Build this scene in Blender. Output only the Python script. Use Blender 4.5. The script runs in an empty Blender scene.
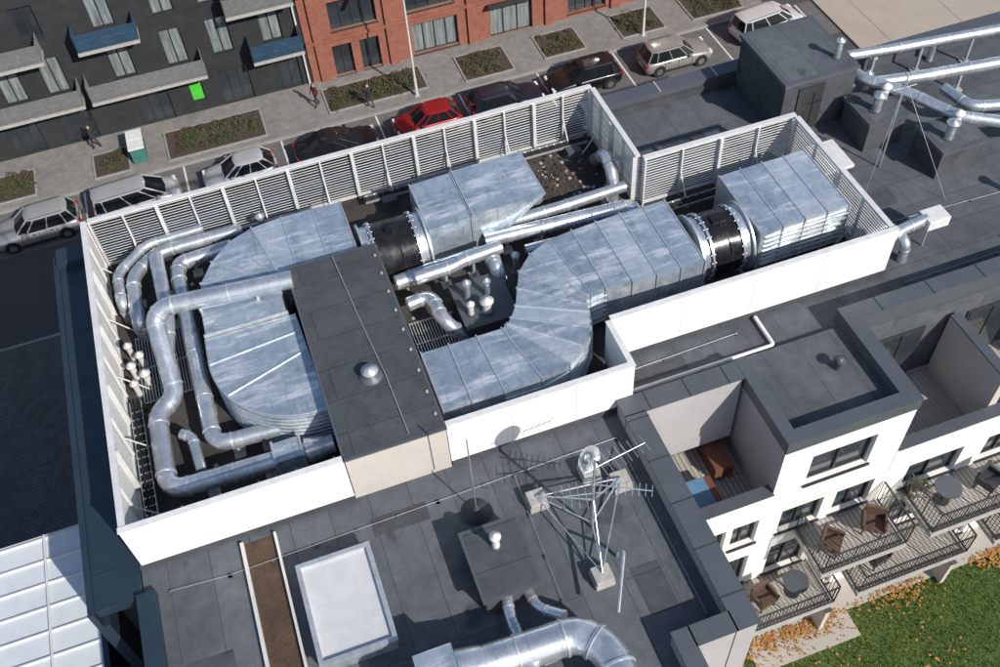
import bpy, math, random
from mathutils import Vector, Matrix
random.seed(7)
S=bpy.context.scene
COL=S.collection
# ------------------------------------------------------------ materials
def newmat(name):
    m=bpy.data.materials.new(name); m.use_nodes=True
    nt=m.node_tree; nt.nodes.clear()
    out=nt.nodes.new("ShaderNodeOutputMaterial"); b=nt.nodes.new("ShaderNodeBsdfPrincipled")
    nt.links.new(b.outputs[0],out.inputs[0])
    return m,nt,b
def N(nt,t,**k):
    n=nt.nodes.new(t)
    for a,v in k.items():
        if a.startswith('i_'):
            key=a[2:].replace('_',' ')
            n.inputs[key].default_value=v
        else: setattr(n,a,v)
    return n
def c4(c): return (c[0],c[1],c[2],1)
def mix(nt,fac,a,b,bt='MIX'):
    n=nt.nodes.new("ShaderNodeMix"); n.data_type='RGBA'; n.blend_type=bt
    for i,v in ((0,fac),(6,a),(7,b)):
        if isinstance(v,bpy.types.NodeSocket): nt.links.new(v,n.inputs[i])
        else: n.inputs[i].default_value=v if i==0 else c4(v)
    return n.outputs[2]
def ramp(nt,src,a,b):
    n=nt.nodes.new("ShaderNodeMapRange"); nt.links.new(src,n.inputs[0])
    n.inputs[1].default_value=a; n.inputs[2].default_value=b
    return n.outputs[0]
def pos(nt,scale=(1,1,1),obj=False,swz=None):
    if obj: o=nt.nodes.new("ShaderNodeTexCoord").outputs['Object']
    else: o=nt.nodes.new("ShaderNodeNewGeometry").outputs['Position']
    if swz=='xz':
        s=nt.nodes.new("ShaderNodeSeparateXYZ"); nt.links.new(o,s.inputs[0])
        a=N(nt,"ShaderNodeMath",operation='ADD'); nt.links.new(s.outputs[0],a.inputs[0]); nt.links.new(s.outputs[1],a.inputs[1])
        c=nt.nodes.new("ShaderNodeCombineXYZ"); nt.links.new(a.outputs[0],c.inputs[0]); nt.links.new(s.outputs[2],c.inputs[1]); o=c.outputs[0]
    m=nt.nodes.new("ShaderNodeMapping"); nt.links.new(o,m.inputs[0]); m.inputs['Scale'].default_value=scale
    return m.outputs[0]
def noise(nt,vec,scale,detail=6,rough=.6):
    n=N(nt,"ShaderNodeTexNoise",i_Scale=scale,i_Detail=detail,i_Roughness=rough); nt.links.new(vec,n.inputs['Vector']); return n.outputs['Fac']
def bump(nt,b,h,strength,dist=.02):
    n=N(nt,"ShaderNodeBump",i_Strength=strength,i_Distance=dist); nt.links.new(h,n.inputs['Height']); nt.links.new(n.outputs[0],b.inputs['Normal'])
def M(name,c1,c2=None,scale=2.0,rough=.8,metal=0,bmp=0,bscale=40,obj=False,stain=0.0,spec=None,coat=0,stretch=(1,1,1),rvar=0):
    m,nt,b=newmat(name); v=pos(nt,stretch,obj)
    if c2 is None: c2=tuple(x*.85 for x in c1)
    n1=noise(nt,v,scale); col=mix(nt,ramp(nt,n1,.35,.65),c1,c2)
    if stain:
        n2=noise(nt,v,scale*.23,8,.7); col=mix(nt,ramp(nt,n2,.52,.75),col,tuple(x*(1-stain) for x in c1))
        n3=noise(nt,v,scale*9,3); col=mix(nt,ramp(nt,n3,.3,.9),col,tuple(x*(1+stain*.3) for x in c1))
    nt.links.new(col,b.inputs['Base Color']); b.inputs['Roughness'].default_value=rough; b.inputs['Metallic'].default_value=metal
    if rvar:
        r=N(nt,"ShaderNodeMapRange"); nt.links.new(n1,r.inputs[0]); r.inputs[1].default_value=.3;r.inputs[2].default_value=.7;r.inputs[3].default_value=rough-rvar;r.inputs[4].default_value=rough+rvar
        nt.links.new(r.outputs[0],b.inputs['Roughness'])
    if spec is not None: b.inputs['Specular IOR Level'].default_value=spec
    if coat: b.inputs['Coat Weight'].default_value=coat; b.inputs['Coat Roughness'].default_value=.06
    if bmp: bump(nt,b,noise(nt,v,bscale,4),bmp)
    return m
def Mbrick(name,c1,c2,mortar,w,h,ms,rough=.85,swz=None,off=.5,var=.3,bmp=.3,stain=.3,rot=0,bias=0,dust=0):
    m,nt,b=newmat(name); v=pos(nt,(1,1,1),False,swz)
    if rot: v.node.inputs['Rotation'].default_value=(0,0,rot)
    t=N(nt,"ShaderNodeTexBrick",offset=off); nt.links.new(v,t.inputs['Vector'])
    for k,x in (('Color1',c4(c1)),('Color2',c4(c2)),('Mortar',c4(mortar)),('Scale',1),('Mortar Size',ms),('Mortar Smooth',.2),('Bias',bias),('Brick Width',w),('Row Height',h)): t.inputs[k].default_value=x
    col=t.outputs['Color']
    n1=noise(nt,v,.35,8,.7); col=mix(nt,ramp(nt,n1,.48,.75),col,tuple(x*(1-stain) for x in c1))
    if dust:
        n5=noise(nt,v,.55,9,.75); col=mix(nt,ramp(nt,n5,.55,.85),col,tuple(x*(1+dust) for x in c1))
        n6=noise(nt,v,26,3); s=N(nt,"ShaderNodeMath",operation='GREATER_THAN'); nt.links.new(n6,s.inputs[0]); s.inputs[1].default_value=.69
        col=mix(nt,s.outputs[0],col,tuple(x*2.0 for x in c1))
        n7=noise(nt,v,.8,4,.5); col=mix(nt,ramp(nt,n7,.64,.67),col,tuple(x*.72 for x in c1))
    n2=noise(nt,v,2.3,8,.7); a=N(nt,"ShaderNodeMapRange"); nt.links.new(n2,a.inputs[0]);a.inputs[1].default_value=.3;a.inputs[2].default_value=.7;a.inputs[3].default_value=1-var;a.inputs[4].default_value=1+var
    h2=N(nt,"ShaderNodeHueSaturation"); nt.links.new(col,h2.inputs['Color']); nt.links.new(a.outputs[0],h2.inputs['Value']); col=h2.outputs[0]
    nt.links.new(col,b.inputs['Base Color']); b.inputs['Roughness'].default_value=rough
    if bmp: bump(nt,b,noise(nt,v,45,3),bmp,.01)
    return m
MEM=Mbrick("roof_membrane",(.078,.088,.104),(.10,.111,.128),(.042,.047,.056),9,1.0,.012,var=.24,stain=.4,bmp=.5,rot=math.pi/2,dust=.5)
MEMX=Mbrick("roof_membrane_long_rolls",(.072,.081,.095),(.092,.102,.117),(.04,.045,.052),9,1.0,.014,var=.24,stain=.4,bmp=.5,dust=.6)
MEM2=Mbrick("roof_membrane_dark",(.052,.058,.067),(.064,.071,.081),(.028,.031,.036),7,1.0,.014,var=.26,stain=.35,bmp=.5,dust=.5)
DECK=M("deck_dirt",(.035,.032,.03),(.080,.075,.070),1.2,.9,bmp=.6,stain=.5)
def galv(name,base,rough,dark,light=(.92,.95,.98),metal=.6,streak=(.6,3.2,1)):
    m,nt,b=newmat(name); v=pos(nt)
    vo=N(nt,"ShaderNodeTexVoronoi",i_Scale=9.0); nt.links.new(v,vo.inputs['Vector'])
    col=mix(nt,vo.outputs['Color'],base,tuple(x*.86 for x in base))
    n1=noise(nt,v,1.5,9,.75); col=mix(nt,ramp(nt,n1,.44,.64),col,dark)  # blue-grey blotches: duller reflections painted into the colour
    v2=pos(nt,streak); n2=noise(nt,v2,1.1,7,.72); col=mix(nt,ramp(nt,n2,.5,.64),col,light)  # pale streaks: white glare painted into the colour
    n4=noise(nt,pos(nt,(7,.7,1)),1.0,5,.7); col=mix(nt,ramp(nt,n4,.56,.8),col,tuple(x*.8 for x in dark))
    nt.links.new(col,b.inputs['Base Color']); b.inputs['Metallic'].default_value=metal
    r=N(nt,"ShaderNodeMapRange"); nt.links.new(n1,r.inputs[0]); r.inputs[1].default_value=.3;r.inputs[2].default_value=.7;r.inputs[3].default_value=rough-.1;r.inputs[4].default_value=rough+.14
    nt.links.new(r.outputs[0],b.inputs['Roughness'])
    bump(nt,b,noise(nt,v,2.2,3),.4,.03)
    return m
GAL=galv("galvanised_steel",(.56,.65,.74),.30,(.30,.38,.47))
GALB=galv("galvanised_steel_dim",(.46,.54,.63),.34,(.25,.32,.40),(.78,.84,.90))  # dimmer copy of the steel: weaker panel reflection painted in
GALC=galv("galvanised_steel_bright",(.72,.79,.86),.26,(.46,.55,.64),(.95,.97,.99))  # brighter copy of the steel: stronger panel reflection painted in
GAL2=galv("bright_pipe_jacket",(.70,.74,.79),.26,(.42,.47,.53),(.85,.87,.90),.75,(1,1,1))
FLG=M("flange_steel",(.64,.68,.72),(.48,.52,.56),5,.4,.6)
LOUV=M("louvre_aluminium",(.62,.62,.61),(.50,.50,.50),1.5,.5,.1,stain=.2)
LOUVP=M("louvre_post",(.68,.68,.68),(.58,.58,.58),3,.5,.1)
WHITE=M("white_cladding",(.82,.81,.79),(.76,.75,.73),.8,.6,stain=.1,stretch=(2.5,2.5,.3))
BEIGE=M("beige_render",(.50,.46,.43),(.44,.41,.38),1.2,.8,stain=.15)
LAV=M("grey_render",(.38,.37,.385),(.33,.32,.335),1,.85,stain=.12)
NAVY=M("navy_sheet_metal",(.030,.052,.076),(.024,.042,.062),1.0,.4,.3,stain=.3)
BLUEP=M("blue_balcony_panel",(.035,.085,.15),(.03,.07,.12),1.0,.35,.1,stain=.2)
COP=M("dark_coping",(.098,.11,.128),(.078,.088,.103),1.0,.5,.2,stain=.25)
BLK=M("black_fan_casing",(.010,.010,.012),(.024,.024,.026),4,.22,.2,rvar=.1)
CONC=M("concrete_block",(.42,.41,.39),(.32,.31,.3),6,.85,bmp=.3)
RUST=M("rusty_gutter",(.05,.032,.022),(.11,.06,.035),3,.8,bmp=.4,stain=.5)
PLAST=M("white_plastic",(.7,.7,.7),(.6,.6,.6),5,.4)
PANEL=M("translucent_panel",(.48,.50,.52),(.60,.61,.62),1.6,.45,stain=.25)
ASPH=M("asphalt",(.068,.069,.073),(.055,.056,.059),.5,.9,bmp=.4,bscale=60,stain=.3)
PAVE=Mbrick("concrete_pavers",(.215,.205,.195),(.235,.225,.215),(.16,.155,.15),.4,.2,.014,var=.2,stain=.28)
PAVED=Mbrick("dark_cobbles",(.10,.10,.103),(.13,.128,.127),(.05,.05,.05),.24,.12,.02,var=.25,stain=.3)
PARK=Mbrick("parking_setts",(.13,.13,.13),(.16,.155,.15),(.08,.08,.08),.22,.11,.014,var=.2,stain=.3)
SAND=M("beige_paving",(.38,.33,.28),(.33,.285,.24),.5,.85,stain=.15,bmp=.2)
KERB=M("kerb_stone",(.3,.29,.28),(.24,.235,.23),4,.8)
SOIL=M("bed_soil",(.045,.036,.028),(.075,.058,.042),4,.95,bmp=.6)
CHAR=Mbrick("charcoal_facade",(.022,.024,.027),(.028,.030,.034),(.012,.012,.014),.6,.3,.006,swz='xz',var=.2,bmp=.1)
BRK=Mbrick("red_brick",(.31,.095,.06),(.23,.07,.045),(.22,.15,.12),.25,.075,.008,swz='xz',var=.2,stain=.3)
GLASS=M("window_glass",(.02,.026,.032),(.04,.05,.06),.6,.06,spec=.8)
CURT=M("curtained_glass",(.26,.30,.31),(.10,.12,.13),1.3,.12,stretch=(4,4,.4),spec=.7)
FRAME=M("window_frame",(.04,.042,.045),None,3,.4)
RAILD=M("grey_mesh_railing",(.07,.072,.076),None,4,.4,.4)
RAILS=M("silver_railing",(.36,.37,.38),(.28,.29,.3),4,.4,.5)
DECKB=Mbrick("decking_boards",(.44,.41,.37),(.37,.35,.32),(.10,.09,.08),4,.14,.014,var=.12,stain=.15,rot=math.pi/2,off=.3)
SLAB=M("light_patio",(.42,.39,.35),(.36,.34,.31),1.2,.85,stain=.15)
LAWN=M("lawn",(.06,.10,.02),(.09,.125,.03),1.4,.95,bmp=.6,stain=.3)
GRS=M("grass_blades",(.095,.165,.025),(.17,.21,.04),.9,.8)
SHRUB=M("shrub_leaves",(.045,.07,.025),(.085,.08,.04),1.8,.8)
SHRUBB=M("brown_shrub_leaves",(.10,.065,.035),(.07,.055,.03),3,.85)
LEAFO=M("autumn_leaves",(.46,.24,.05),(.34,.13,.035),3.0,.8)
NROOF=M("pale_metal_roof",(.70,.74,.77),(.60,.66,.71),.5,.35,.2,stain=.12)
TIRE=M("tyre",(.015,.015,.016),None,5,.8)
HUB=M("wheel_alloy",(.5,.5,.52),None,5,.3,.8)
CGLASS=M("car_glass",(.012,.015,.018),None,1,.05,spec=.5)
LRED=M("tail_light",(.4,.01,.01),None,1,.2)
LWH=M("head_light",(.75,.75,.75),None,1,.1)
WOOD=M("wicker_wood",(.11,.065,.045),(.075,.045,.032),10,.7,bmp=.4)
TEAL=M("teal_plastic",(.05,.2,.17),(.04,.15,.13),3,.4)
GREEN=M("green_poster",(.08,.55,.05),None,3,.5)
BLUE=M("blue_cloth",(.10,.22,.36),(.08,.17,.3),4,.9)
REDC=M("red_brown_wood",(.17,.06,.04),(.12,.045,.03),6,.7)
def paint(name,c): return M(name,c,tuple(x*.93 for x in c),1,.3,.35,coat=.6,obj=True)
# ------------------------------------------------------------ mesh builder
def empty(name,loc=(0,0,0),rz=0):
    e=bpy.data.objects.new(name,None); e.empty_display_size=.3; e.location=loc; e.rotation_euler=(0,0,rz); COL.objects.link(e); return e
class MB:
    def __init__(s): s.v=[];s.f=[];s.m=[];s.mats=[];s.sm=[]
    def mi(s,mat):
        if mat not in s.mats: s.mats.append(mat)
        return s.mats.index(mat)
    def add(s,vs,fs,mat,smooth=False):
        o=len(s.v); s.v.extend([tuple(x) for x in vs]); k=s.mi(mat)
        for f in fs: s.f.append([i+o for i in f]); s.m.append(k); s.sm.append(smooth)
    def box(s,x0,x1,y0,y1,z0,z1,mat):
        s.add([(x0,y0,z0),(x1,y0,z0),(x1,y1,z0),(x0,y1,z0),(x0,y0,z1),(x1,y0,z1),(x1,y1,z1),(x0,y1,z1)],
              [(0,3,2,1),(4,5,6,7),(0,1,5,4),(1,2,6,5),(2,3,7,6),(3,0,4,7)],mat)
    def obox(s,c,ax,ay,az,mat):
        c=Vector(c);ax=Vector(ax);ay=Vector(ay);az=Vector(az)
        vs=[c+i*ax+j*ay+k*az for k in(-1,1) for i,j in((-1,-1),(1,-1),(1,1),(-1,1))]
        s.add(vs,[(0,3,2,1),(4,5,6,7),(0,1,5,4),(1,2,6,5),(2,3,7,6),(3,0,4,7)],mat)
    def prism(s,poly,z0,z1,mat,side=None,smooth=False):
        n=len(poly); a=sum(poly[i][0]*poly[(i+1)%n][1]-poly[(i+1)%n][0]*poly[i][1] for i in range(n))
        if a<0: poly=poly[::-1]
        vs=[(x,y,z0) for x,y in poly]+[(x,y,z1) for x,y in poly]
        s.add(vs,[list(range(n,2*n)),list(range(n-1,-1,-1))],mat)
        s.add(vs,[(i,(i+1)%n,n+(i+1)%n,n+i) for i in range(n)],side or mat,smooth)
    def cyl(s,a,b,r,mat,seg=16,r2=None,caps=True,smooth=True):
        a=Vector(a);b=Vector(b);d=b-a; r2=r if r2 is None else r2
        u=d.normalized().orthogonal().normalized(); w=d.normalized().cross(u)
        R=lambda c,r:[c+r*(math.cos(2*math.pi*i/seg)*u+math.sin(2*math.pi*i/seg)*w) for i in range(seg)]
        vs=R(a,r)+R(b,r2)
        s.add(vs,[(i,(i+1)%seg,seg+(i+1)%seg,seg+i) for i in range(seg)],mat,smooth)
        if caps: s.add(vs,[list(range(seg-1,-1,-1)),list(range(seg,2*seg))],mat)
    def lathe(s,c,prof,mat,seg=20):
        vs=[];
        for r,z in prof: vs+=[(c[0]+r*math.cos(2*math.pi*i/seg),c[1]+r*math.sin(2*math.pi*i/seg),c[2]+z) for i in range(seg)]
        fs=[(k*seg+i,k*seg+(i+1)%seg,(k+1)*seg+(i+1)%seg,(k+1)*seg+i) for k in range(len(prof)-1) for i in range(seg)]
        s.add(vs,fs,mat,True); s.add(vs[-seg:],[list(range(seg))],mat)
    def tube(s,pts,r,mat,seg=18,collars=True,cm=None,bend=2.0,every=1.4,arc=5):
        pts=[Vector(p) for p in pts]; path=[pts[0]]; marks=[]
        for i in range(1,len(pts)-1):
            p=pts[i]; a=(pts[i-1]-p);b=(pts[i+1]-p); L=min(r*bend,a.length*.48,b.length*.48)
            A=p+a.normalized()*L;B=p+b.normalized()*L; marks+= [(A,a),(B,b)]
            for k in range(arc+1):
                t=k/arc; path.append((1-t)**2*A+2*t*(1-t)*p+t*t*B)
        path.append(pts[-1])
        t0=(path[1]-path[0]).normalized(); u=t0.orthogonal().normalized(); vs=[]
        for i,p in enumerate(path):
            if i==0:t=(path[1]-p)
            elif i==len(path)-1:t=(p-path[-2])
            else:t=(path[i+1]-p).normalized()+(p-path[i-1]).normalized()
            t.normalize(); u=(u-u.dot(t)*t).normalized(); w=t.cross(u)
            vs+=[p+r*(math.cos(2*math.pi*j/seg)*u+math.sin(2*math.pi*j/seg)*w) for j in range(seg)]
        n=len(path)
        s.add(vs,[(k*seg+i,k*seg+(i+1)%seg,(k+1)*seg+(i+1)%seg,(k+1)*seg+i) for k in range(n-1) for i in range(seg)],mat,True)
        s.add(vs,[list(range(seg-1,-1,-1)),list(range((n-1)*seg,n*seg))],mat)
        if collars:
            cm=cm or FLG
            for p,d in marks: d=d.normalized(); s.cyl(p-d*.02,p+d*.035,r*1.07,cm,seg)
            for i in range(len(pts)-1):
                L=(pts[i+1]-pts[i]).length; k=int(L/every); d=(pts[i+1]-pts[i]).normalized()
                for j in range(1,k): p=pts[i].lerp(pts[i+1],j/k); s.cyl(p-d*.02,p+d*.02,r*1.045,cm,seg)
    def done(s,name,parent=None,bevel=0,loc=None,rz=0):
        me=bpy.data.meshes.new(name); me.from_pydata(s.v,[],s.f)
        for m in s.mats: me.materials.append(m)
        me.polygons.foreach_set('material_index',s.m); me.polygons.foreach_set('use_smooth',s.sm); me.update()
        o=bpy.data.objects.new(name,me); COL.objects.link(o)
        if parent: o.parent=parent
        if loc: o.location=loc
        if rz: o.rotation_euler=(0,0,rz)
        if bevel:
            b=o.modifiers.new("b",'BEVEL'); b.width=bevel; b.segments=2; b.limit_method='ANGLE'
        return o
def facade(mb,x0,x1,z0,z1,y,holes,mat,frame=FRAME,depth=.18):
    xs=sorted(set([x0,x1]+[h[0] for h in holes]+[h[1] for h in holes])); zs=sorted(set([z0,z1]+[h[2] for h in holes]+[h[3] for h in holes]))
    for i in range(len(xs)-1):
        for j in range(len(zs)-1):
            cx=(xs[i]+xs[i+1])/2;cz=(zs[j]+zs[j+1])/2
            if any(h[0]<cx<h[1] and h[2]<cz<h[3] for h in holes): continue
            mb.add([(xs[i],y,zs[j]),(xs[i+1],y,zs[j]),(xs[i+1],y,zs[j+1]),(xs[i],y,zs[j+1])],[(0,1,2,3)],mat)
    for h in holes:
        a,b,c,d=h[:4]; g=h[4] if len(h)>4 else GLASS; n=h[5] if len(h)>5 else 2; yy=y+depth
        mb.add([(a,y,c),(b,y,c),(b,y,d),(a,y,d),(a,yy,c),(b,yy,c),(b,yy,d),(a,yy,d)],[(0,4,5,1),(1,5,6,2),(2,6,7,3),(3,7,4,0)],mat)
        mb.add([(a,yy,c),(b,yy,c),(b,yy,d),(a,yy,d)],[(0,1,2,3)],g)
        t=.06
        for (p,q,r_,s_) in [(a,a+t,c,d),(b-t,b,c,d),(a+t,b-t,c,c+t),(a+t,b-t,d-t,d)]+[(a+(b-a)*k/n-t/2,a+(b-a)*k/n+t/2,c+t,d-t) for k in range(1,n)]:
            mb.box(p,q,yy-.06,yy-.004,r_,s_,frame)
        mb.box(a-.06,b+.06,y-.07,y+.04,c-.07,c-.003,frame)
def railing(mb,pts,h,mat,sp=.12,bar=.012,z=0,solid=False):
    for i in range(len(pts)-1):
        a=Vector((pts[i][0],pts[i][1],z));b=Vector((pts[i+1][0],pts[i+1][1],z)); L=(b-a).length; d=(b-a).normalized(); nrm=Vector((-d.y,d.x,0))
        c=(a+b)/2
        for zz in (h,.1): mb.obox(c+Vector((0,0,zz)),d*L/2,nrm*.022,Vector((0,0,.022)),mat)
        k=max(2,int(L/sp))
        for j in range(k+1):
            p=a.lerp(b,j/k); w=.022 if j%8==0 else bar
            mb.obox(p+Vector((0,0,h/2)),d*w,nrm*bar,Vector((0,0,h/2-.03)),mat)
        if solid:
            for q in range(9): mb.obox(c+Vector((0,0,.2+q*.095)),d*L/2,nrm*.006,Vector((0,0,.034)),mat)
# ------------------------------------------------------------ GROUND
mb=MB(); mb.add([(-600,-600,0),(700,-600,0),(700,900,0),(-600,900,0)],[(0,1,2,3)],ASPH); mb.done("ground")
mb=MB(); mb.box(-60,33,48.0,52.3,-.2,.13,PAVE); mb.box(-60,33,47.85,48.0,-.2,.14,KERB); mb.done("far_pavement")
mb=MB(); mb.add([(-60,44.2,.004),(36,44.2,.004),(36,47.85,.004),(-60,47.85,.004)],[(0,1,2,3)],PARK)
for x in (-15.3,-10,-4.4,1.3,7,12.2,17.2,22.2,28.6,34.8): mb.box(x-.05,x+.05,44.3,47.8,.005,.009,PLAST)
mb.done("parking_lane")
mb=MB(); mb.box(-60,30,25,37.5,-.2,.12,PAVED); mb.box(-60,30,37.5,37.65,-.2,.13,KERB); mb.done("near_pavement")
mb=MB(); mb.box(36.0,110,26,52,-.2,.12,SAND); 
for i in range(9): mb.box(38+i*5,38.12+i*5,26,52,.12,.126,KERB)
mb.done("plaza_paving")
def scatter(mb,n,x0,x1,y0,y1,z0,z1,size,mat):
    for _ in range(n):
        x=random.uniform(x0,x1);y=random.uniform(y0,y1); z=random.uniform(z0,z1)
        a=random.random()*6.28; s=size*random.uniform(.6,1.3)
        d=Vector((math.cos(a),math.sin(a),random.uniform(-.3,.3))).normalized(); w=Vector((-math.sin(a),math.cos(a),random.uniform(-.3,.3)))
        c=Vector((x,y,z)); mb.add([c-d*s,c+w*s*.5,c+d*s,c-w*s*.5],[(0,1,2,3)],mat)
beds=[(-15.2,-12.6,48.6,50.8),(-9.2,-7.3,48.6,50.6),(-5.0,0.6,48.5,51.0),(4.6,10.6,49.0,51.2),(13.0,16.0,48.6,51.1),(18.2,20.8,48.8,51.1),(23.4,26.2,48.8,51.2),(28.2,31.6,48.8,51.3)]
for (a,b,c,d) in beds:
    mb=MB(); mb.box(a,b,c,d,.1,.17,SOIL)
    for q in ((a-.1,b+.1,c-.1,c),(a-.1,b+.1,d,d+.1),(a-.1,a,c,d),(b,b+.1,c,d)): mb.box(*q,.1,.2,KERB)
    for k in range(int((b-a)*(d-c)*4.2)):
        cx=random.uniform(a+.25,b-.25);cy=random.uniform(c+.22,d-.22);r=random.uniform(.2,.45); m=SHRUB if random.random()<.72 else SHRUBB
        for _ in range(80):
            th=random.random()*6.28;ph=random.random()**.5;rr=r*ph
            x=cx+rr*math.cos(th);y=cy+rr*math.sin(th);z=.18+random.random()*r*1.2*(1.1-ph)
            s=random.uniform(.03,.07);aa=random.random()*6.28
            dd=Vector((math.cos(aa),math.sin(aa),random.uniform(-.6,.8)))*s; ww=Vector((-math.sin(aa),math.cos(aa),random.uniform(-.5,.5)))*s*.6; p=Vector((x,y,z))
            mb.add([p-dd,p+ww,p+dd,p-ww],[(0,1,2,3)],m)
    scatter(mb,int(10*(b-a)),a-.3,b+.3,c-.3,d,.19,.22,.05,SHRUBB)
    mb.done("planting_bed")
# ------------------------------------------------------------ far dark apartment building
apt=empty("dark_apartment_building")
mb=MB(); H=[]
for x,g in ((-13.6,CURT),(-11.9,CURT),(-9.6,CURT),(-5.9,CURT),(-2.9,CURT),(-.3,CURT),(2.6,CURT)):
    H.append((x-.6,x+.6,3.6,5.9,g,2))
for x in (-12.0,-9.7,-6.0,-2.8,-.3,2.4): H.append((x-.6,x+.6,6.9 if x>-9 else 7.2,9.1,CURT if x>-7 else GLASS,2))
for x in (-12.5,-9.5,-5,-.2,2.8): H.append((x-.9,x+.9,.1,2.5,GLASS,3))
H.append((-2.9,-2.1,.8,2.1,GREEN,1))
for x in (-25,-22,-19,-16): 
    for z in (3.6,6.9): H.append((x-.7,x+.7,z,z+2.2,GLASS,2))
for x in (-12,-9.7,-6,-2.8,0,2.4):
    for z in (10,13.2,16.3): H.append((x-.6,x+.6,z,z+2.1,GLASS,2))
facade(mb,-30,4.28,0,19.5,52.3,H,CHAR)
mb.box(-30,4.27,52.52,66,0,19.45,CHAR); mb.box(-30,4.28,52.25,66,19.5,19.8,COP)
mb.done("walls",apt)
mb=MB()
for (a,b,z,m) in ((-8.1,-1.6,3.3,RAILS),(-15.5,-8.5,3.3,RAILS),(-7.7,-4.4,6.5,BLUEP),(1.1,4.1,3.3,BLUEP),(.3,4.1,6.5,RAILS),(-15.5,-9.5,6.5,RAILS)):
    mb.box(a,b,50.95,52.29,z-.18,z,CONC); railing(mb,[(a+.03,52.25),(a+.03,50.98),(b-.03,50.98),(b-.03,52.25)],1.05,m,z=z,solid=True)
    mb.box(a+.8,a+1.3,51.4,51.9,z+.002,z+.45,WOOD)
    mb.box(b-1.2,b-.8,51.3,51.7,z+.002,z+.35,CONC)
mb.done("balconies",apt)
mb=MB(); mb.cyl((4.05,52.15,0),(4.05,52.15,19.5),.06,LOUVP,10); mb.done("downpipe",apt)
red=empty("red_brick_building")
mb=MB(); H=[(6.0,8.8,3.3,5.2,GLASS,4),(5.8,7.0,.15,2.3,GLASS,2),(7.5,8.7,.15,2.3,GLASS,2),(10.8,13.7,.3,2.4,CURT,4),(10.6,13.6,3.3,5.2,GLASS,4),(15.8,18.6,.1,2.5,CURT,3),(15.8,18.6,3.3,5.2,GLASS,4)]
for x in (21,25.5,30,34.5): H+= [(x,x+2.6,.4,2.4,GLASS,4),(x,x+2.6,3.3,5.2,GLASS,4)]
for x in (6,10.6,15.8,21,25.5,30,34.5): 
    for z in (6.6,9.8): H.append((x,x+2.6,z,z+2,GLASS,4))
facade(mb,4.32,40,0,13.5,52.2,H,BRK,depth=.3)
mb.box(4.33,39.9,52.55,66,0,13.45,BRK)
for x in (5.1,9.5,14.6,19.7,24.2,28.8,33.3,38): mb.box(x-.28,x+.28,52.02,52.197,0,13.2,BRK)
mb.box(4.32,40,52.05,52.195,2.75,2.95,BRK); mb.box(4.32,40,52.05,52.195,5.95,6.15,BRK); mb.box(4.25,40.1,52,66,13.5,13.8,CONC)
mb.box(15.6,18.8,51.6,52.0,2.55,2.65,FRAME)
mb.done("walls",red)
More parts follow.
